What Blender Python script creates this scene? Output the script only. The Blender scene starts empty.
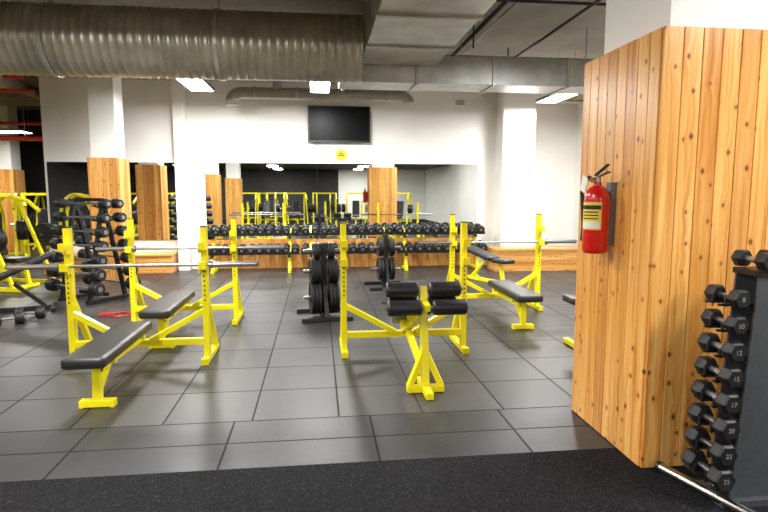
import bpy, math, random
from mathutils import Vector, Matrix
random.seed(7)
S = bpy.context.scene
S.view_settings.view_transform = 'Standard'

# ------------------------------------------------------------------ materials
def lin(c):
    return tuple(((x/255)/12.92 if x/255 <= .04045 else (((x/255)+.055)/1.055)**2.4) for x in c)+(1,)

def newmat(name):
    m = bpy.data.materials.new(name); m.use_nodes = True
    nt = m.node_tree; b = nt.nodes['Principled BSDF']
    return m, nt, b

def N(nt, t, **kw):
    n = nt.nodes.new(t)
    for k, v in kw.items(): setattr(n, k, v)
    return n

def mat(name, rgb, rough=.5, metal=0, var=.0, vscale=8, bump=0, bscale=200, coat=0, spec=.5):
    m, nt, b = newmat(name)
    c = lin(rgb)
    b.inputs['Base Color'].default_value = c
    b.inputs['Roughness'].default_value = rough
    b.inputs['Metallic'].default_value = metal
    b.inputs['Specular IOR Level'].default_value = spec
    if coat: b.inputs['Coat Weight'].default_value = coat
    g = N(nt, 'ShaderNodeNewGeometry')
    if var > 0:
        n = N(nt, 'ShaderNodeTexNoise'); n.inputs['Scale'].default_value = vscale; n.inputs['Detail'].default_value = 5
        nt.links.new(g.outputs['Position'], n.inputs['Vector'])
        r = N(nt, 'ShaderNodeValToRGB')
        r.color_ramp.elements[0].position = .3; r.color_ramp.elements[1].position = .7
        r.color_ramp.elements[0].color = tuple(x*(1-var) for x in c[:3])+(1,)
        r.color_ramp.elements[1].color = tuple(min(1, x*(1+var)) for x in c[:3])+(1,)
        nt.links.new(n.outputs['Fac'], r.inputs['Fac']); nt.links.new(r.outputs['Color'], b.inputs['Base Color'])
    if bump > 0:
        n2 = N(nt, 'ShaderNodeTexNoise'); n2.inputs['Scale'].default_value = bscale
        nt.links.new(g.outputs['Position'], n2.inputs['Vector'])
        bp = N(nt, 'ShaderNodeBump'); bp.inputs['Strength'].default_value = bump; bp.inputs['Distance'].default_value = .01
        nt.links.new(n2.outputs['Fac'], bp.inputs['Height']); nt.links.new(bp.outputs['Normal'], b.inputs['Normal'])
    return m

def math_(nt, op, a, b=None, c=None):
    n = N(nt, 'ShaderNodeMath', operation=op)
    for i, v in enumerate((a, b, c)):
        if v is None: continue
        if isinstance(v, (int, float)): n.inputs[i].default_value = v
        else: nt.links.new(v, n.inputs[i])
    return n.outputs[0]

def ramp(nt, fac, stops):
    r = N(nt, 'ShaderNodeValToRGB'); cr = r.color_ramp
    while len(cr.elements) < len(stops): cr.elements.new(.5)
    for e, (p, c) in zip(cr.elements, stops): e.position = p; e.color = c
    nt.links.new(fac, r.inputs['Fac']); return r.outputs['Color']

def mixc(nt, fac, a, b, mode='MIX'):
    n = N(nt, 'ShaderNodeMix', data_type='RGBA', blend_type=mode)
    if isinstance(fac, (int, float)): n.inputs[0].default_value = fac
    else: nt.links.new(fac, n.inputs[0])
    for i, v in ((6, a), (7, b)):
        if isinstance(v, tuple): n.inputs[i].default_value = v
        else: nt.links.new(v, n.inputs[i])
    return n.outputs[2]

PLANK = .113
def wood_mat(horizontal=False):
    m, nt, b = newmat('knotty_cedar' + ('_h' if horizontal else ''))
    g = N(nt, 'ShaderNodeNewGeometry')
    sp = N(nt, 'ShaderNodeSeparateXYZ'); nt.links.new(g.outputs['Position'], sp.inputs[0])
    s = math_(nt, 'ADD', sp.outputs[0], sp.outputs[1]); z = sp.outputs[2]
    if horizontal: s, z = z, s
    pid = math_(nt, 'FLOOR', math_(nt, 'DIVIDE', s, PLANK))
    wn = N(nt, 'ShaderNodeTexWhiteNoise', noise_dimensions='1D'); nt.links.new(pid, wn.inputs['W'])
    zz = math_(nt, 'ADD', z, math_(nt, 'MULTIPLY', wn.outputs['Value'], 7.0))
    cb = N(nt, 'ShaderNodeCombineXYZ')
    nt.links.new(s, cb.inputs[0]); nt.links.new(math_(nt, 'MULTIPLY', zz, .7), cb.inputs[1])
    vo = N(nt, 'ShaderNodeTexVoronoi', voronoi_dimensions='2D'); vo.inputs['Scale'].default_value = 8
    nt.links.new(cb.outputs[0], vo.inputs['Vector'])
    sc = N(nt, 'ShaderNodeSeparateColor'); nt.links.new(vo.outputs['Color'], sc.inputs[0])
    d = math_(nt, 'ADD', vo.outputs['Distance'], math_(nt, 'MULTIPLY', math_(nt, 'GREATER_THAN', sc.outputs[0], .68), .6))
    d = math_(nt, 'ADD', d, math_(nt, 'MULTIPLY', sc.outputs[1], .045))
    cb2 = N(nt, 'ShaderNodeCombineXYZ')
    warp = math_(nt, 'DIVIDE', .006, math_(nt, 'ADD', d, .12))
    nt.links.new(math_(nt, 'MULTIPLY', math_(nt, 'ADD', s, warp), 46), cb2.inputs[0])
    nt.links.new(math_(nt, 'MULTIPLY', zz, 1.2), cb2.inputs[1])
    nt.links.new(math_(nt, 'MULTIPLY', pid, 3.1), cb2.inputs[2])
    gn = N(nt, 'ShaderNodeTexNoise'); gn.inputs['Scale'].default_value = 1; gn.inputs['Detail'].default_value = 3
    nt.links.new(cb2.outputs[0], gn.inputs['Vector'])
    base = ramp(nt, gn.outputs['Fac'], [(.28, lin((206, 132, 56))), (.5, lin((236, 174, 92))), (.75, lin((248, 204, 130)))])
    tone = ramp(nt, wn.outputs['Value'], [(0, (.66, .54, .42, 1)), (.3, (.88, .80, .68, 1)), (.65, (1.0, .97, .92, 1)), (1, (1.0, 1.0, 1.0, 1))])
    c = mixc(nt, 1.0, base, tone, 'MULTIPLY')
    halo = ramp(nt, d, [(.07, (1, 1, 1, 1)), (.2, (0, 0, 0, 1))])
    c = mixc(nt, math_(nt, 'MULTIPLY', halo, .38), c, lin((188, 104, 42)))
    kn = ramp(nt, d, [(.05, (1, 1, 1, 1)), (.12, (0, 0, 0, 1))])
    c = mixc(nt, math_(nt, 'MULTIPLY', kn, .9), c, lin((92, 44, 20)))
    nt.links.new(c, b.inputs['Base Color'])
    b.inputs['Roughness'].default_value = .3
    return m

def floor_mat():
    m, nt, b = newmat('rubber_tile')
    g = N(nt, 'ShaderNodeNewGeometry')
    sp = N(nt, 'ShaderNodeSeparateXYZ'); nt.links.new(g.outputs['Position'], sp.inputs[0])
    x, y = sp.outputs[0], sp.outputs[1]
    T = .61
    strip = math_(nt, 'LESS_THAN', y, 3.87)
    def grid(xo, yo, tx, ty):
        ax = math_(nt, 'DIVIDE', math_(nt, 'SUBTRACT', x, xo), tx); ay = math_(nt, 'DIVIDE', math_(nt, 'SUBTRACT', y, yo), ty)
        fx = math_(nt, 'FRACT', ax); fy = math_(nt, 'FRACT', ay)
        ex = math_(nt, 'MULTIPLY', math_(nt, 'MINIMUM', fx, math_(nt, 'SUBTRACT', 1, fx)), tx)
        ey = math_(nt, 'MULTIPLY', math_(nt, 'MINIMUM', fy, math_(nt, 'SUBTRACT', 1, fy)), ty)
        e = math_(nt, 'MINIMUM', ex, ey)
        cb = N(nt, 'ShaderNodeCombineXYZ')
        nt.links.new(math_(nt, 'FLOOR', ax), cb.inputs[0]); nt.links.new(math_(nt, 'FLOOR', ay), cb.inputs[1])
        w = N(nt, 'ShaderNodeTexWhiteNoise', noise_dimensions='2D'); nt.links.new(cb.outputs[0], w.inputs['Vector'])
        return e, w.outputs['Value']
    e1, w1 = grid(.13, 3.87, T, T)
    e2, w2 = grid(.35, 3.17, .95, .35)
    e = math_(nt, 'ADD', math_(nt, 'MULTIPLY', e2, strip), math_(nt, 'MULTIPLY', e1, math_(nt, 'SUBTRACT', 1, strip)))
    w = math_(nt, 'ADD', math_(nt, 'MULTIPLY', w2, strip), math_(nt, 'MULTIPLY', w1, math_(nt, 'SUBTRACT', 1, strip)))
    base = ramp(nt, w, [(0, lin((52, 51, 51))), (1, lin((68, 66, 65)))])
    base = mixc(nt, math_(nt, 'MULTIPLY', strip, .75), base, lin((38, 38, 40)))
    n = N(nt, 'ShaderNodeTexNoise'); n.inputs['Scale'].default_value = 2.2; n.inputs['Detail'].default_value = 8; n.inputs['Roughness'].default_value = .7
    nt.links.new(g.outputs['Position'], n.inputs['Vector'])
    base = mixc(nt, 1.0, base, ramp(nt, n.outputs['Fac'], [(.3, (.72, .72, .72, 1)), (.7, (1.18, 1.18, 1.18, 1))]), 'MULTIPLY')
    n3 = N(nt, 'ShaderNodeTexNoise'); n3.inputs['Scale'].default_value = 120; n3.inputs['Detail'].default_value = 2
    nt.links.new(g.outputs['Position'], n3.inputs['Vector'])
    base = mixc(nt, 1.0, base, ramp(nt, n3.outputs['Fac'], [(.35, (.7, .7, .7, 1)), (.65, (1.25, 1.25, 1.25, 1))]), 'MULTIPLY')
    seam = ramp(nt, e, [(.003, (1, 1, 1, 1)), (.009, (0, 0, 0, 1))])
    base = mixc(nt, math_(nt, 'MULTIPLY', seam, .8), base, lin((12, 12, 13)))
    nt.links.new(base, b.inputs['Base Color'])
    rr = N(nt, 'ShaderNodeMapRange'); rr.inputs[3].default_value = .30; rr.inputs[4].default_value = .48
    nt.links.new(n.outputs['Fac'], rr.inputs[0])
    rs = math_(nt, 'ADD', rr.outputs[0], math_(nt, 'MULTIPLY', seam, .3)); nt.links.new(rs, b.inputs['Roughness'])
    nt.links.new(math_(nt, 'SUBTRACT', .33, math_(nt, 'MULTIPLY', seam, .22)), b.inputs['Specular IOR Level'])
    bp = N(nt, 'ShaderNodeBump'); bp.inputs['Strength'].default_value = .25; bp.inputs['Distance'].default_value = .004
    nt.links.new(n3.outputs['Fac'], bp.inputs['Height']); nt.links.new(bp.outputs['Normal'], b.inputs['Normal'])
    return m

def carpet_mat():
    m, nt, b = newmat('black_turf')
    g = N(nt, 'ShaderNodeNewGeometry')
    n = N(nt, 'ShaderNodeTexNoise'); n.inputs['Scale'].default_value = 130; n.inputs['Detail'].default_value = 3
    nt.links.new(g.outputs['Position'], n.inputs['Vector'])
    c = ramp(nt, n.outputs['Fac'], [(.4, lin((9, 9, 11))), (.6, lin((26, 26, 29))), (.74, lin((76, 76, 80)))])
    nt.links.new(c, b.inputs['Base Color']); b.inputs['Roughness'].default_value = .9; b.inputs['Specular IOR Level'].default_value = .2
    bp = N(nt, 'ShaderNodeBump'); bp.inputs['Strength'].default_value = .8; bp.inputs['Distance'].default_value = .01
    nt.links.new(n.outputs['Fac'], bp.inputs['Height']); nt.links.new(bp.outputs['Normal'], b.inputs['Normal'])
    return m

def emit(name, rgb, st):
    m, nt, b = newmat(name)
    b.inputs['Base Color'].default_value = (.8, .8, .8, 1)
    b.inputs['Emission Color'].default_value = lin(rgb); b.inputs['Emission Strength'].default_value = st
    return m

M = dict(
    yellow=mat('yellow_powdercoat', (240, 226, 16), .35, var=.04, vscale=3),
    black=mat('black_paint', (18, 18, 20), .4),
    vinyl=mat('black_vinyl', (30, 30, 33), .36, bump=.15, bscale=260),
    rubber=mat('black_rubber', (20, 20, 22), .48, bump=.1),
    iron=mat('grey_iron', (38, 39, 42), .45, .2, var=.1),
    steel=mat('steel_bar', (165, 165, 165), .28, .9),
    chrome=mat('chrome', (205, 205, 205), .2, 1),
    silver=mat('tower_panel', (80, 82, 86), .42, .3, var=.1, vscale=30),
    white=mat('white_plaster', (242, 240, 235), .75, var=.04, vscale=1.3, bump=.1, bscale=30),
    concrete=mat('concrete', (158, 153, 142), .85, var=.16, vscale=1.5, bump=.2, bscale=20),
    dark=mat('dark_wall', (48, 46, 47), .8, var=.15, vscale=1),
    soffit=mat('dark_soffit', (70, 67, 66), .8, var=.15, vscale=1),
    galv=mat('galvanised_steel', (176, 176, 172), .34, .45, var=.22, vscale=3.5),
    galv2=mat('galvanised_dull', (164, 160, 149), .34, .45, var=.24, vscale=2.5),
    wood=wood_mat(), woodh=wood_mat(True),
    tile=floor_mat(), turf=carpet_mat(),
    red=mat('red_enamel', (205, 20, 18), .25, coat=.5),
    redp=mat('red_pipe', (225, 62, 34), .4),
    label=mat('yellow_label', (232, 205, 70), .5),
    paper=mat('white_paper', (232, 230, 224), .7),
    mirror=mat('mirror_glass', (232, 236, 234), .012, 1),
    screen=mat('tv_screen', (8, 8, 10), .35, spec=.15),
    lamp=emit('led_diffuser', (252, 254, 255), 18),
    grey=mat('grey_plastic', (110, 110, 112), .5),
    ltgrey=mat('light_print', (150, 150, 152), .5),
)

# ------------------------------------------------------------------ mesh builder
class MB:
    def __init__(s): s.v = []; s.f = []; s.m = []; s.sm = []; s.mats = []
    def mi(s, k):
        if k not in s.mats: s.mats.append(k)
        return s.mats.index(k)
    def add(s, vs, fs, k, smooth=False):
        o = len(s.v); i = s.mi(k)
        s.v += [tuple(v) for v in vs]
        for f in fs: s.f.append([a+o for a in f]); s.m.append(i); s.sm.append(smooth)
    def box(s, c, sz, k, R=None):
        x, y, z = (a/2 for a in sz); vs = []
        for sx, sy, sz_ in ((-1,-1,-1),(1,-1,-1),(1,1,-1),(-1,1,-1),(-1,-1,1),(1,-1,1),(1,1,1),(-1,1,1)):
            p = Vector((sx*x, sy*y, sz_*z))
            if R is not None: p = R @ p
            vs.append(p+Vector(c))
        s.add(vs, [(0,3,2,1),(4,5,6,7),(0,1,5,4),(1,2,6,5),(2,3,7,6),(3,0,4,7)], k)
    def box2(s, a, b, k):
        s.box([(a[i]+b[i])/2 for i in range(3)], [abs(b[i]-a[i]) for i in range(3)], k)
    @staticmethod
    def frame(d, up=(0, 0, 1)):
        d = Vector(d).normalized(); u = Vector(up)
        if abs(d.dot(u)) > .98: u = Vector((0, 1, 0))
        x = d.cross(u).normalized(); y = x.cross(d).normalized()
        return x, y, d
    def beam(s, p1, p2, w, h, k, up=(0, 0, 1)):
        p1 = Vector(p1); p2 = Vector(p2); x, y, d = s.frame(p2-p1, up)
        R = Matrix((x, d, y)).transposed()
        s.box((p1+p2)/2, (w, (p2-p1).length, h), k, R)
    def lathe(s, p, ax, prof, k, seg=16, up=(0, 0, 1), smooth=True, caps=True):
        p = Vector(p); x, y, d = s.frame(ax, up); vs = []; fs = []
        n = len(prof)
        for r, t in prof:
            for i in range(seg):
                a = 2*math.pi*i/seg
                vs.append(p+d*t+(x*math.cos(a)+y*math.sin(a))*r)
        for j in range(n-1):
            for i in range(seg):
                i2 = (i+1) % seg
                fs.append((j*seg+i, (j+1)*seg+i, (j+1)*seg+i2, j*seg+i2))
        s.add(vs, fs, k, smooth)
        if caps:
            for idx, rev in ((0, False), (n-1, True)):
                r, t = prof[idx]
                if r < 1e-5: continue
                c = vs[idx*seg:(idx+1)*seg]
                f = list(range(seg))
                s.add(c, [f[::-1] if rev else f], k)
    def cyl(s, p1, p2, r, k, seg=14, r2=None):
        p1 = Vector(p1); p2 = Vector(p2)
        s.lathe(p1, p2-p1, [(r, 0), (r if r2 is None else r2, (p2-p1).length)], k, seg)
    def disc(s, c, ax, prof, k, seg=24):
        for a, b in zip(prof[:-1], prof[1:]):
            s.lathe(c, ax, [a, b], k, seg, caps=False)
    def arc(s, c, r, a0, a1, z0, z1, k, n=12):
        vs = []
        for i in range(n+1):
            a = math.radians(a0+(a1-a0)*i/n)
            for zz in (z0, z1): vs.append((c[0]+r*math.cos(a), c[1]+r*math.sin(a), c[2]+zz))
        s.add(vs, [(2*i, 2*i+2, 2*i+3, 2*i+1) for i in range(n)], k, True)
    def tube(s, pts, r, k, seg=10):
        pts = [Vector(p) for p in pts]; vs = []; fs = []; n = len(pts); px = None
        for j, p in enumerate(pts):
            d = (pts[min(j+1, n-1)]-pts[max(j-1, 0)]).normalized()
            if px is None: x, y, _ = s.frame(d)
            else:
                x = (px-d*px.dot(d)).normalized(); y = d.cross(x)
            px = x
            for i in range(seg):
                a = 2*math.pi*i/seg; vs.append(p+(x*math.cos(a)+y*math.sin(a))*r)
        for j in range(n-1):
            for i in range(seg):
                i2 = (i+1) % seg; fs.append((j*seg+i, j*seg+i2, (j+1)*seg+i2, (j+1)*seg+i))
        s.add(vs, fs, k, True)
        s.add(vs[:seg], [list(range(seg))[::-1]], k); s.add(vs[-seg:], [list(range(seg))], k)
    def pad(s, c, sz, k, R=None, rc=.04, e=.018):
        w, l, h = sz; rings = []
        def ring(ins, z):
            out = []; rr = max(rc-ins, .004); hw = w/2-ins; hl = l/2-ins
            for cx, cy, a0 in ((1,1,0),(-1,1,90),(-1,-1,180),(1,-1,270)):
                for q in range(5):
                    a = math.radians(a0+q*22.5)
                    out.append(Vector((cx*(hw-rr)+rr*math.cos(a), cy*(hl-rr)+rr*math.sin(a), z)))
            return out
        for ins, z in ((e*.9, -h/2), (0, -h/2+e*.5), (0, h/2-e), (e*.3, h/2-e*.4), (e, h/2-e*.05), (e*2.5, h/2)):
            rings.append(ring(ins, z))
        vs = [p for r in rings for p in r]
        if R is not None: vs = [R @ p for p in vs]
        vs = [p+Vector(c) for p in vs]; n = 20; fs = []
        for j in range(len(rings)-1):
            for i in range(n):
                i2 = (i+1) % n; fs.append((j*n+i, j*n+i2, (j+1)*n+i2, (j+1)*n+i))
        fs.append(list(range(n))[::-1]); fs.append([len(vs)-n+i for i in range(n)])
        s.add(vs, fs, k, True)
    def plate(s, c, ax, r, t, k='rubber', seg=26):
        prof = [(.026, -t*.5), (.055, -t*.5), (.055, -t*.28), (r*.80, -t*.28), (r*.86, -t*.5), (r*.97, -t*.5), (r, -t*.35),
                (r, t*.35), (r*.97, t*.5), (r*.86, t*.5), (r*.80, t*.28), (.055, t*.28), (.055, t*.5), (.026, t*.5)]
        s.disc(c, ax, prof, k, seg)
    def obj(s, name, loc=(0, 0, 0), rz=0, bevel=0, parent=None):
        me = bpy.data.meshes.new(name); me.from_pydata(s.v, [], s.f)
        for k in s.mats: me.materials.append(M[k])
        me.polygons.foreach_set('material_index', s.m); me.polygons.foreach_set('use_smooth', s.sm)
        me.update()
        o = bpy.data.objects.new(name, me); S.collection.objects.link(o)
        o.location = loc; o.rotation_euler = (0, 0, math.radians(rz))
        if bevel:
            b = o.modifiers.new('bevel', 'BEVEL'); b.width = bevel; b.segments = 2; b.limit_method = 'ANGLE'
        if parent: o.parent = parent
        return o

def simple(name, a, b, k, bevel=0):
    m = MB(); m.box2(a, b, k); return m.obj(name, bevel=bevel)

# ------------------------------------------------------------------ room shell
simple('floor', (-11, 3.17, -.1), (8, 20, 0), 'tile')
simple('floor_turf', (-11, -9, -.1), (8, 3.17, .004), 'turf')
CZ = 4.15
simple('ceiling', (-11, -9, CZ), (8, 20, CZ+.2), 'concrete')
simple('wall_left', (-11.2, -9, 0), (-11, 20, CZ), 'dark')
simple('wall_right', (6.3, -9, 0), (6.5, 13.3, CZ), 'white')
simple('wall_front', (1.2, -9.2, 0), (6.5, -9, CZ), 'white')
simple('wall_front_left', (-11, -9.2, 0), (1.2, -9, CZ), 'dark')
simple('wall_soffit', (-11, -9, 2.9), (6.3, -2.2, 3.0), 'soffit')
simple('wall_far_left', (-11, 19, 0), (-5.4, 19.2, CZ), 'dark')
simple('wall_back', (-5.4, 12.0, 0), (4.0, 12.25, CZ), 'white')
simple('wall_return_left', (-5.4, 12.25, 0), (-5.2, 19, CZ), 'dark')
simple('wall_back_right', (4.0, 13.3, 0), (6.5, 13.5, CZ), 'white')
simple('wall_pier_right', (3.85, 11.5, 0), (4.55, 13.3, CZ), 'white')
simple('wall_pier_left', (-2.85, 11.8, 0), (-2.62, 12.0, CZ), 'white')
simple('beam_back', (-5.4, 11.6, 3.84), (3.85, 12.0, CZ), 'concrete')  # concrete downstand beam, added along the top of the back wall
simple('beam_left', (-11, 10.6, 3.75), (-5.4, 11.0, CZ), 'concrete')  # concrete ceiling beam across the left area

def mirror(x0, x1, name='wall_mirror', z0=.62, z1=2.2, panels=4):
    m = MB(); w = (x1-x0)/panels
    for i in range(panels):
        m.box2((x0+i*w+.003, 11.975, z0), (x0+(i+1)*w-.003, 11.998, z1), 'mirror')
    m.box2((x0, 11.99, z0), (x1, 11.999, z1), 'black')
    return m.obj(name)
mirror(-2.3, 3.45, panels=5)
mirror(-5.35, -2.87, panels=2)

def planks_v(m, axis, fixed, a, b, z0, z1, out, th=.02, k='wood'):
    off = fixed+out*th
    lo = math.floor((a+off)/PLANK)
    hi = math.ceil((b+off)/PLANK)
    for i in range(lo, hi):
        p0 = max(a, i*PLANK-off+.002); p1 = min(b, (i+1)*PLANK-off-.002)
        if p1-p0 < .008: continue
        if axis == 'x': m.box2((p0, fixed, z0), (p1, fixed+out*th, z1), k)
        else: m.box2((fixed, p0, z0), (fixed+out*th, p1, z1), k)

def wood_column(x0, x1, y0, y1, zt, inset=.09, name='wood_clad_column'):
    m = MB()
    m.box2((x0+.022, y0+.022, 0), (x1-.022, y1-.022, zt-.01), 'black')
    planks_v(m, 'x', y0+.02, x0, x1, 0.005, zt, -1)
    planks_v(m, 'x', y1-.02, x0, x1, 0.005, zt, 1)
    planks_v(m, 'y', x0+.02, y0+.02, y1-.02, 0.005, zt, -1)
    planks_v(m, 'y', x1-.02, y0+.02, y1-.02, 0.005, zt, 1)
    m.box2((x0+.01, y0+.01, zt-.012), (x1-.01, y1-.01, zt), 'woodh')
    m.box2((x0+inset, y0+inset, zt), (x1-inset, y1-inset, CZ), 'white')
    return m.obj(name, bevel=.003)
wood_column(1.84, 2.84, 2.90, 3.80, 2.48)
wood_column(-3.98, -3.45, 10.4, 10.95, 2.2, .05)
wood_column(-4.0, -3.35, 3.7, 4.35, 2.2, .05)
wood_column(-4.0, -3.35, -1.9, -1.25, 2.2, .05)
wood_column(-8.6, -8.0, 16.0, 16.6, 2.2, .05)

m = MB(); planks_v(m, 'x', 12.0, -2.3, 3.45, 0.0, .61, -1, .02); m.obj('trim_wainscot', bevel=.003)
m = MB()
m.box2((-5.3, 11.45, .0), (-2.9, 11.95, .34), 'woodh'); m.box2((-5.32, 11.42, .34), (-2.88, 11.97, .38), 'woodh'); m.obj('wood_ledge', bevel=.006)
m = MB()
m.box2((3.55, 10.9, .0), (6.25, 11.48, .42), 'woodh'); m.box2((3.53, 10.87, .42), (6.27, 11.49, .46), 'woodh'); m.obj('wood_ledge', bevel=.006)

# ------------------------------------------------------------------ ceiling services
def spiral_duct(name, x0, x1, y, z, r, pitch=.11, k='galv2'):
    prof = []; t = 0; L = x1-x0
    while t < L:
        prof += [(r, t), (r, min(t+pitch*.72, L)), (r+.008, min(t+pitch*.8, L)), (r+.008, min(t+pitch*.92, L))]; t += pitch
    prof.append((r, L))
    m = MB(); m.lathe((x0, y, z), (1, 0, 0), prof, k, 40)
    X = x0+1.2
    while X < x1-.3:
        m.lathe((X, y, z), (1, 0, 0), [(r+.02, 0), (r+.02, .05)], 'galv', 40)
        m.cyl((X+.025, y, z+r), (X+.025, y, CZ-.002), .008, 'steel', 6)
        X += 2.1
    return m.obj(name)
spiral_duct('round_duct', -10.9, .62, 8.0, 3.56, .44)
m = MB()
m.box2((.66, -1.9, 3.5), (1.8, 8.6, 4.0), 'galv')
y = -1.6
while y < 8.6:
    m.box2((.635, y, 3.475), (1.825, y+.05, 4.025), 'galv2'); y += 1.3
for yy in (2, 6):
    for xx in (.64, 1.82): m.cyl((xx, yy, 3.5), (xx, yy, CZ-.002), .007, 'steel', 6)
m.obj('rectangular_duct', bevel=.004)
m = MB()
m.box2((.35, 8.65, 3.25), (4.6, 9.3, 3.66), 'galv')
for xx in (.4, 1.5, 2.7, 3.9): m.box2((xx, 8.63, 3.23), (xx+.05, 9.32, 3.68), 'galv2')
m.box2((.7, 8.62, 3.66), (1.7, 9.25, 4.1), 'galv2')
for xx in (.5, 2.2, 4.2): m.cyl((xx, 8.64, 3.65), (xx, 8.64, CZ-.002), .007, 'steel', 6)
m.obj('cross_duct', bevel=.004)
m = MB()
pz = 3.50
pts = [(-1.62, 11.3, pz-.24), (-1.62, 11.3, pz-.16)]
for a in range(0, 91, 15):
    pts.append((-1.42-.2*math.cos(math.radians(a)), 11.3, pz-.14+.14*math.sin(math.radians(a))))
pts += [(x/4, 11.3, pz) for x in range(-4, 7)]
for a in range(90, -1, -15):
    pts.append((1.62+.2*math.cos(math.radians(a)), 11.3, pz-.14+.14*math.sin(math.radians(a))))
m.tube(pts, .11, 'galv2', 18)
for xx in (-1.2, -.4, .5, 1.4): m.lathe((xx, 11.3, pz), (1, 0, 0), [(.125, 0), (.125, .05)], 'galv', 18)
m.cyl((-.75, 11.3, pz), (-.75, 11.3, 4.1), .09, 'galv', 14)
m.obj('exhaust_pipe')
m = MB()
for (p, q, r, k) in (((2.35, -1.8, 3.95), (2.35, 11.5, 3.95), .03, 'dark'), ((2.6, -1.8, 4.05), (2.6, 11.4, 4.05), .016, 'steel'),
                     ((3.4, 1, 3.9), (3.4, 12.9, 3.9), .022, 'black'), ((1.9, 7.2, 4.02), (6.2, 7.2, 4.02), .02, 'dark'),
                     ((2.0, 9.9, 3.95), (6.2, 9.9, 3.95), .035, 'galv2')):
    m.cyl(p, q, r, k, 10)
for xx, yy in ((2.35, 5), (3.4, 6), (2.35, 8.5), (3.4, 10)): m.cyl((xx, yy, 3.75), (xx, yy, CZ-.002), .012, 'black', 8)
m.obj('ceiling_conduit')
m = MB()
m.cyl((-10.9, 11.5, 3.74), (-5.45, 11.5, 3.74), .045, 'redp', 12); m.cyl((-10.9, 11.9, 3.55), (-5.45, 11.9, 3.55), .03, 'redp', 12)
m.cyl((-10.9, 13.0, 2.74), (-5.45, 13.0, 2.74), .05, 'redp', 12); m.cyl((-10.9, 15.2, 3.3), (-5.45, 15.2, 3.3), .04, 'redp', 12)
for xx, yy, z0 in ((-9, 11.5, 3.74), (-5.8, 11.5, 3.74), (-9, 13.0, 2.74), (-6.2, 13.0, 2.74)): m.cyl((xx, yy, z0), (xx, yy, CZ-.002), .01, 'steel', 6)
m.obj('sprinkler_pipe')
m = MB()
for yy in (11.2, 12.4, 13.6, 14.8, 16.0): m.box2((-10.9, yy, 3.85), (-5.45, yy+.12, CZ-.002), 'concrete')
m.cyl((-5.9, 11.1, 3.7), (-5.9, 18.5, 3.7), .12, 'galv', 16)
m.obj('trim_joists')
m = MB(); m.cyl((4.75, 12.4, 3.66), (6.28, 12.4, 3.66), .035, 'yellow', 12); m.cyl((4.75, 12.2, 3.60), (6.28, 12.2, 3.60), .03, 'galv', 12)
m.obj('gas_pipe')

# ------------------------------------------------------------------ lights
def panel(x, y, z=3.42, w=.5, l=1.3, p=55, top=CZ):
    m = MB()
    m.box2((-w/2, -l/2, 0), (w/2, l/2, .05), 'grey')
    m.box2((-w/2+.02, -l/2+.02, -.006), (w/2-.02, l/2-.02, 0), 'lamp')
    for xx in (-w/2+.05, w/2-.05):
        for yy in (-l/2+.1, l/2-.1):
            if top-z > .1: m.cyl((xx, yy, .05), (xx, yy, top-z-.002), .004, 'steel', 5)
    o = m.obj('led_panel_light', (x, y, z))
    L = bpy.data.lights.new('panel_emitter', 'AREA'); L.shape = 'RECTANGLE'; L.size = w-.05; L.size_y = l-.05
    L.energy = p*1.15; L.color = (1, .99, .975)
    lo = bpy.data.objects.new('panel_emitter', L); S.collection.objects.link(lo)
    lo.parent = o; lo.location = (0, 0, -.012)
panel(-2.0, 9.85, 3.38, w=.42, p=155); panel(.06, 9.75, 3.38, w=.36, p=155); panel(4.5, 10.4, 3.36, w=.42, l=1.0, p=150)
panel(-7.2, 14.3, 3.0, w=.9, l=.5, p=110); panel(-9, 10.5, 3.2, p=90)
for x in (-6.3, -2.1, 3.6):
    for y in (5.4, 1.2): panel(x, y, 3.6, p=150)
for x in (-6.3, -2.1, 2.2):
    for y in (-3.4, -6.8): panel(x, y, 2.84, p=90, top=2.9)

# ------------------------------------------------------------------ wall things
m = MB()
m.box2((-.645, -.03, -.37), (.645, .03, .37), 'black'); m.box2((-.615, -.034, -.33), (.615, -.03, .345), 'screen')
m.box2((-.2, .03, -.15), (.2, .07, .15), 'black'); m.obj('television', (.46, 11.91, 3.0), bevel=.006)
m = MB(); m.cyl((0, 0, 0), (0, -.015, 0), .125, 'label', 28); m.cyl((0, -.015, 0), (0, -.018, 0), .1, 'yellow', 28)
m.box2((-.07, -.021, -.02), (.07, -.018, .005), 'black'); m.box2((-.05, -.021, .02), (.05, -.018, .04), 'black')
m.obj('round_wall_sign', (.5, 11.998, 2.38))
m = MB(); m.box2((-.1, -.03, -.06), (.1, 0, .06), 'paper')
for i in range(4): m.box2((-.085, -.036, -.045+i*.026), (.085, -.03, -.033+i*.026), 'grey')
m.obj('wall_vent', (3.05, 11.999, 3.5))

# fire extinguisher ----------------------------------------------------------
m = MB()
R = .078
m.lathe((0, 0, 0), (0, 0, 1), [(0, .004), (R*.8, 0), (R*.97, .012), (R, .03), (R, .33), (R*.96, .36), (R*.8, .39), (R*.5, .412), (.024, .42), (.024, .44)], 'red', 28)
m.arc((0, 0, 0), R+.0015, 165, 265, .15, .32, 'label')
m.arc((0, 0, 0), R+.0025, 168, 262, .275, .30, 'black')
m.arc((0, 0, 0), R+.0025, 172, 258, .16, .20, 'paper')
for zz in (.215, .235, .255): m.arc((0, 0, 0), R+.0025, 175, 250, zz, zz+.007, 'black')
m.cyl((0, 0, .43), (0, 0, .475), .02, 'steel', 14)
m.beam((0, .03, .468), (0, -.13, .50), .022, .008, 'black'); m.beam((0, .03, .485), (0, -.12, .545), .022, .008, 'black')
m.cyl((-.02, 0, .455), (-.045, 0, .455), .016, 'chrome', 12)
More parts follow.
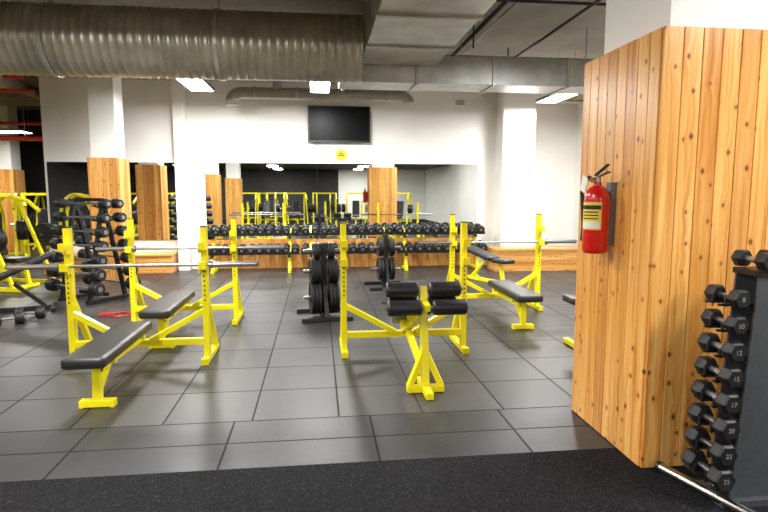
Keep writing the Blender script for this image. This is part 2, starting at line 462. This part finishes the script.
hp = [(0, .02, .46), (-.02, .07, .475), (-.03, .12, .44), (-.035, .135, .38), (-.03, .125, .28), (-.03, .11, .18), (-.03, .105, .14)]
m.tube(hp, .012, 'black', 10); m.cyl((-.03, .105, .15), (-.03, .10, .07), .014, 'black', 10, .022)
m.box((-.06, .06, .43), (.003, .07, .10), 'paper', Matrix.Rotation(.4, 3, 'X'))
m.box2((R-.005, -.03, .05), (.11, .03, .44), 'grey')
m.obj('fire_extinguisher', (1.728, 3.33, 1.22), bevel=.001)

# ------------------------------------------------------------------ gym gear
def barbell(name, loc, rz=0, L=2.2):
    m = MB(); h = L/2
    m.cyl((-h+.42, 0, 0), (h-.42, 0, 0), .0145, 'steel', 12)
    for s in (-1, 1):
        m.cyl((s*(h-.45), 0, 0), (s*(h-.41), 0, 0), .038, 'steel', 16)
        m.cyl((s*(h-.41), 0, 0), (s*(h-.01), 0, 0), .025, 'steel', 16)
        m.cyl((s*(h-.01), 0, 0), (s*h, 0, 0), .021, 'iron', 16)
    return m.obj(name, loc, rz)

def bench_press(loc, rz=0, decline=False, hw=.6, H=1.28, padback=-.12, front=-1.05, padfront=-1.32):
    m = MB(); Y = 'yellow'
    for s in (-1, 1):
        m.beam((s*hw, 0, .03), (s*hw, .02, H), .055, .075, Y, up=(0, 1, 0))
        m.box((s*hw, .02, H+.004), (.06, .08, .01), 'black')
        for q in range(7):
            m.cyl((s*hw, -.036, .60+q*.045), (s*hw, -.0385, .60+q*.045), .008, 'black', 10)
        m.beam((s*hw, -.12, .032), (s*hw, .48, .032), .06, .05, Y)
        m.box((s*hw, -.13, .034), (.066, .03, .062), Y); m.box((s*hw, .485, .034), (.066, .03, .062), 'black')
        m.beam((s*hw, .42, .05), (s*hw, .03, .62), .05, .05, Y)
        for zz in (.90, 1.08):
            m.box((s*hw, -.065, zz), (.07, .10, .016), Y)
            m.box((s*hw, -.11, zz+.03), (.07, .014, .07), Y)
            m.box((s*(hw-.031), -.05, zz+.01), (.01, .11, .09), Y)
        m.beam((s*hw, 0, .50), (s*.10, -.05, .23), .055, .05, Y)
    m.beam((-hw, 0, .20), (hw, 0, .20), .06, .06, Y)
    if not decline:
        m.beam((0, .03, .26), (0, front-.02, .29), .06, .065, Y)
        m.beam((0, front, .30), (0, front-.02, .05), .06, .06, Y, up=(0, 1, 0))
        m.beam((0, front+.25, .28), (0, front+.02, .12), .04, .04, Y)
        m.beam((-.10, front-.02, .03), (.10, front-.02, .03), .07, .05, Y)
        for s in (-1, 1): m.box((s*.11, front-.02, .027), (.03, .075, .054), Y)
        for yy in (padback-.2, padfront+.3): m.beam((-.13, yy, .34), (.13, yy, .34), .05, .04, Y); m.beam((0, yy, .28), (0, yy, .35), .05, .05, Y, up=(0, 1, 0))
        m.pad((0, (padback+padfront)/2, .40), (.30, padback-padfront, .075), 'vinyl')
        m.box((0, (padback+padfront)/2, .361), (.26, padback-padfront-.06, .012), 'black')
    else:
        m.beam((0, .03, .22), (0, -.98, .62), .06, .065, Y)
        m.beam((0, -1.12, .05), (0, -.98, .84), .06, .07, Y, up=(0, 1, 0))
        m.beam((0, -1.1, .12), (0, -.25, .28), .05, .06, Y)
        m.beam((0, -1.32, .03), (0, -.9, .03), .06, .05, Y)
        m.beam((-.15, -1.12, .03), (.15, -1.12, .03), .07, .05, Y)
        m.beam((-.13, -1.12, .05), (0, -1.08, .34), .045, .045, Y); m.beam((.13, -1.12, .05), (0, -1.08, .34), .045, .045, Y)
        a = math.atan2(-.40, 1.01); R = Matrix.Rotation(a, 3, 'X')
        m.pad((0, -.50, .515), (.29, .85, .075), 'vinyl', R)
        for yy in (-.3, -.7): m.beam((0, yy, .22-(yy)*.4), (0, yy, .31-(yy)*.4), .16, .05, Y, up=(0, 1, 0))
        for (yy, zz, r, l) in ((-1.00, .815, .062, .26), (-1.17, .70, .062, .27), (-.93, .70, .06, .24)):
            m.cyl((-.33, yy, zz), (.33, yy, zz), .014, 'steel', 10)
            for s in (-1, 1):
                m.lathe((s*.045, yy, zz), (s, 0, 0), [(r*.8, 0), (r, .012), (r, l-.012), (r*.8, l)], 'vinyl', 20)
                m.cyl((s*(.045+l), yy, zz), (s*(.045+l+.008), yy, zz), .02, 'steel', 12)
        m.beam((0, -1.02, .72), (0, -1.19, .695), .05, .05, Y)
    return m.obj('decline_bench_press' if decline else 'bench_press_station', loc, rz, bevel=.004)

bench_press((-1.66, 5.35, 0)); barbell('barbell', (-1.66, 5.285, .936))
bench_press((-1.62, 6.95, 0)); barbell('barbell', (-1.50, 6.885, .936))
bench_press((.84, 5.42, 0), decline=True, H=1.30)
bench_press((2.38, 7.3, 0), H=1.30); barbell('barbell', (2.38, 7.235, .936))

def utility_bench(loc, rz=0, ang=8, frame='black'):
    m = MB()
    m.beam((0, -.55, .035), (0, .55, .035), .06, .06, frame)
    for yy in (-.55, .55): m.beam((-.25, yy, .03), (.25, yy, .03), .06, .05, frame)
    m.beam((0, -.38, .05), (0, -.30, .36), .06, .06, frame, up=(0, 1, 0)); m.beam((0, .45, .05), (0, .10, .38), .05, .05, frame)
    m.pad((0, -.36, .42), (.28, .34, .07), 'vinyl')
    a = math.radians(ang); R = Matrix.Rotation(a, 3, 'X')
    m.pad((0, -.16+.42*math.cos(a), .43+.42*math.sin(a)), (.28, .82, .07), 'vinyl', R)
    m.beam((0, -.2, .38), (0, -.2+.7*math.cos(a), .38+.7*math.sin(a)), .05, .04, frame)
    return m.obj('adjustable_bench', loc, rz, bevel=.004)
utility_bench((-4.15, 7.9, 0), -70, 25)
utility_bench((3.0, 9.6, 0), 25, 12, 'yellow')
utility_bench((3.17, 5.35, 0), 90, 6, 'yellow')

def plate_tree(loc, rz=0, H=1.05, n=3, zs=((.26, .215, 3), (.60, .17, 3), (.86, .11, 2))):
    m = MB()
    m.beam((-.32, -.3, .03), (.32, -.3, .03), .05, .05, 'iron'); m.beam((-.32, .3, .03), (.32, .3, .03), .05, .05, 'iron')
    m.beam((0, -.3, .04), (0, .3, .04), .06, .05, 'iron')
    m.beam((0, -.28, .05), (0, 0, .5), .05, .05, 'iron'); m.beam((0, .28, .05), (0, 0, .5), .05, .05, 'iron')
    m.beam((0, 0, .05), (0, 0, H), .07, .07, 'iron', up=(0, 1, 0))
    for j, (zz, r, c) in enumerate(zs[:n]):
        for s in (-1, 1):
            m.cyl((0, 0, zz), (s*.26, 0, zz), .024, 'steel', 12)
            for i in range(c):
                m.plate((s*(.07+i*.042), 0, zz), (1, 0, 0), r, .038, 'iron' if (i+j) % 3 == 0 else 'rubber')
    return m.obj('plate_tree', loc, rz, bevel=.003)
plate_tree((.06, 7.15, 0), 8, .96)
plate_tree((1.12, 9.3, 0), 4, .9, 2, ((.32, .19, 2), (.68, .15, 2)))

def dumbbell(m, c, ax, r, L, hexa=False, k='rubber'):
    c = Vector(c); ax = Vector(ax).normalized()
    hl = L*.29; seg = 6 if hexa else 16
    for s in (-1, 1):
        st = c+ax*(s*(L/2-hl))
        m.lathe(st, ax*s, [(r*.8, 0), (r, .015), (r, hl-.014), (r*.8, hl)], k, seg, smooth=not hexa)
        if not hexa: m.cyl(c+ax*(s*L/2), c+ax*(s*(L/2+.002)), r*.35, 'steel', 10)
    m.cyl(c-ax*(L/2-hl), c+ax*(L/2-hl), .016, 'steel', 10)

def dumbbell_row_rack(loc, W=1.85, r0=.06, r1=.085, rz=0, tiers=((.80, .10), (.44, -.10))):
    m = MB()
    for s in (-1, 1):
        x = s*(W/2-.2)
        m.beam((x, -.28, .03), (x, .28, .03), .06, .05, 'yellow'); m.beam((x, -.2, .05), (x, .22, .86), .06, .06, 'yellow')
        for zz, yy in tiers:
            m.beam((x, yy-.16, zz-.11), (x, yy+.16, zz-.06), .05, .04, 'black')
    i = 0
    for zz, yy in tiers:
        for dy, dz in ((-.10, -.015), (.10, .015)):
            m.beam((-W/2, yy+dy, zz-.05+dz), (W/2, yy+dy, zz-.05+dz), .05, .015, 'black')
            m.box((0, yy+dy*1.3, zz-.03+dz), (W, .01, .06), 'black')
        n = int(W/(r1*2+.006)); st = W/n
        for j in range(n):
            r = r0+(r1-r0)*((i*n+j)/(2*n))
            dumbbell(m, (-W/2+st*(j+.5), yy, zz+r*.6-.01), (0, 1, .15), r, .24+r)
        i += 1
    return m.obj('dumbbell_rack', loc, rz, bevel=.002)
for i in range(3):
    dumbbell_row_rack((-1.33+i*1.93, 11.45, 0), W=1.9, r0=.068+.006*i, r1=.08+.005*i)

def fixed_barbell_rack(loc, rz=0):
    m = MB(); nt = 7
    for s in (-1, 1):
        x = s*.30
        m.beam((x, -.35, .03), (x, .35, .03), .06, .05, 'black')
        m.beam((x, -.30, .05), (x, 0, 1.5), .05, .05, 'black'); m.beam((x, .30, .05), (x, 0, 1.5), .05, .05, 'black')
        for i in range(nt):
            zz = .18+i*.2; yy = -.27*(1-zz/1.55)
            m.beam((x, yy, zz), (x, yy-.13, zz+.03), .03, .03, 'black'); m.beam((x, -yy, zz), (x, -yy+.13, zz+.03), .03, .03, 'black')
    m.beam((-.3, 0, 1.49), (.3, 0, 1.49), .05, .05, 'black'); m.beam((-.3, 0, .1), (.3, 0, .1), .05, .05, 'black')
    for i in range(nt):
        zz = .18+i*.2+.055; yy = .27*(1-zz/1.55)+.08
        for sy in (-1, 1):
            m.cyl((-.55, sy*yy, zz), (.55, sy*yy, zz), .015, 'steel', 10)
            r = .095-.004*i
            for s in (-1, 1):
                m.lathe((s*.40, sy*yy, zz), (s, 0, 0), [(r*.85, 0), (r, .012), (r, .13), (r*.85, .145)], 'rubber', 18)
                m.cyl((s*.545, sy*yy, zz), (s*.55, sy*yy, zz), r*.4, 'steel', 12)
    return m.obj('barbell_storage_rack', loc, rz, bevel=.003)
fixed_barbell_rack((-3.36, 8.75, 0), -32)

def machine(loc, rz=0, H=1.55):
    m = MB(); Y = 'yellow'
    for s in (-1, 1):
        x = s*.45
        m.beam((x, -.7, .035), (x, .7, .035), .07, .06, Y)
        pts = [(x, .6, .05), (x, .6, H*.6)] + [(x, .3+.3*math.cos(math.radians(a)), H*.6+H*.4*math.sin(math.radians(a))) for a in range(15, 91, 15)] + [(x, -.1, H*.93), (x, -.3, H*.82)]
        m.tube(pts, .036, Y, 10)
        m.beam((x, -.5, .05), (x, .1, H*.95), .05, .05, Y)
        m.cyl((x, -.3, H*.55), (x+s*.32, -.3, H*.55), .024, 'steel', 12)
        for i in range(4): m.plate((x+s*(.06+i*.045), -.3, H*.55), (1, 0, 0), .2, .04, 'rubber', 20)
    m.beam((-.45, .55, .3), (.45, .55, .3), .06, .06, Y); m.beam((-.45, .3, H), (.45, .3, H), .06, .06, Y)
    m.beam((0, .5, .28), (0, -.35, .28), .07, .06, Y); m.beam((0, -.35, .3), (0, -.4, .04), .06, .06, Y, up=(0, 1, 0))
    m.beam((-.2, -.4, .03), (.2, -.4, .03), .06, .05, Y)
    m.pad((0, -.15, .47), (.34, .42, .08), 'vinyl'); m.beam((0, -.15, .28), (0, -.15, .44), .07, .07, Y, up=(0, 1, 0))
    R = Matrix.Rotation(math.radians(75), 3, 'X'); m.pad((0, .22, .86), (.34, .7, .08), 'vinyl', R)
    m.beam((0, .5, .3), (0, .32, 1.2), .06, .06, Y, up=(0, 1, 0))
    return m.obj('plate_loaded_machine', loc, rz, bevel=.003)
for (x, y, r) in ((-5.25, 10.1, 75), (-6.5, 12.0, 20), (-7.7, 13.2, -15), (-6.6, 14.6, 30), (-8.6, 15.0, 0), (-7.6, 17.4, 10), (-9.4, 12.6, 10),
                  (-5.7, 6.3, 200), (-5.6, 3.2, 170), (-5.7, .8, 190), (-2.4, -2.6, 180), (-1.0, -2.8, 170), (.4, -2.7, 180), (1.8, -2.9, 185), (-2.2, -6.0, 180), (.2, -6.2, 180), (-3.4, -4.8, 180), (3.6, -1.0, 200)):
    machine((x, y, 0), r)

# loose dumbbells on the floor at left
m = MB(); dumbbell(m, (0, 0, .075), (1, .4, 0), .075, .34); dumbbell(m, (.1, .32, .075), (1, .1, 0), .075, .34)
m.obj('floor_dumbbells', (-3.75, 7.15, 0))

m = MB(); pts = []
for i in range(41):
    a = 2*math.pi*i/40; pts.append((.22*math.cos(a)+.03*math.cos(3*a), .12*math.sin(a)+.03*math.sin(5*a), .014+.006*math.sin(2*a)))
m.tube(pts, .010, 'red', 6); m.obj('resistance_band', (-2.6, 7.55, 0))

# dumbbell tower by the column ----------------------------------------------
root = bpy.data.objects.new('dumbbell_tower_rack', None); S.collection.objects.link(root); root.location = (2.0, 2.57, 0)
m = MB()
for yy in (-.075, .075):
    vs = [(.08, yy-.006, .03), (.52, yy-.006, .03), (.40, yy-.006, 1.2), (.15, yy-.006, 1.2)]
    vs2 = [(a, b+.012, c) for a, b, c in vs]
    m.add(vs+vs2, [(0, 1, 2, 3), (7, 6, 5, 4), (0, 4, 5, 1), (1, 5, 6, 2), (2, 6, 7, 3), (3, 7, 4, 0)], 'silver')
m.box((.28, 0, 1.2), (.28, .18, .03), 'black'); m.box((.29, 0, .02), (.55, .22, .04), 'silver')
lev = [.15+i*.131 for i in range(8)]
for i, z in enumerate(lev):
    for yy in (-.045, .045): m.beam((.20, yy, z-.035), (-.03, yy, z-.022), .018, .012, 'black'); m.box((-.035+.01*i*.6, yy, z-.008), (.01, .018, .05), 'black')
m.obj('frame', bevel=.003, parent=root)
for i, z in enumerate(lev):
    r = .064-.0018*i; m = MB()
    L = .28-.007*i; xc = .006+.006*i
    dumbbell(m, (xc, 0, z+.012), (0, 1, 0), r, L, True)
    m.obj('dumbbell_%d' % (i+1), bevel=.006, parent=root)
    m = MB(); dumbbell(m, (.57-.014*i, 0, z+.012), (0, 1, 0), r, L, True); m.obj('dumbbell_%d' % (i+11), bevel=.006, parent=root)
    tc = bpy.data.curves.new('number_%d' % (i+1), 'FONT'); tc.body = ('25', '22', '20', '17', '15', '12', '10', '8')[i]; tc.size = .034; tc.align_x = 'CENTER'; tc.align_y = 'CENTER'
    to = bpy.data.objects.new('number_%d' % (i+1), tc); S.collection.objects.link(to); to.parent = root
    to.location = (xc, -L/2-.001, z+.012); to.rotation_euler = (math.radians(90), 0, 0); tc.materials.append(M['ltgrey'])
m = MB()
dumbbell(m, (.31, -.01, 1.262), (0, 1, 0), .048, .22, True); dumbbell(m, (.18, .0, 1.262), (0, 1, 0), .048, .22, True)
m.obj('dumbbell_top_pair', bevel=.005, parent=root)
m = MB(); m.cyl((1.93, 2.84, .034), (2.17, 2.05, .034), .028, 'chrome', 18); m.cyl((1.924, 2.86, .034), (1.93, 2.84, .034), .03, 'black', 18)
m.obj('steel_bar_on_floor')

# ------------------------------------------------------------------ world & camera
w = bpy.data.worlds.new('world'); S.world = w; w.use_nodes = True
w.node_tree.nodes['Background'].inputs[0].default_value = (.6, .6, .6, 1); w.node_tree.nodes['Background'].inputs[1].default_value = .3
cam = bpy.data.cameras.new('camera'); cam.lens = 26.25; cam.sensor_width = 36; cam.clip_end = 100
co = bpy.data.objects.new('camera', cam); S.collection.objects.link(co)
co.location = (0, 0, 1.6); co.rotation_euler = (math.radians(83.5), 0, math.radians(-6.7))
S.camera = co
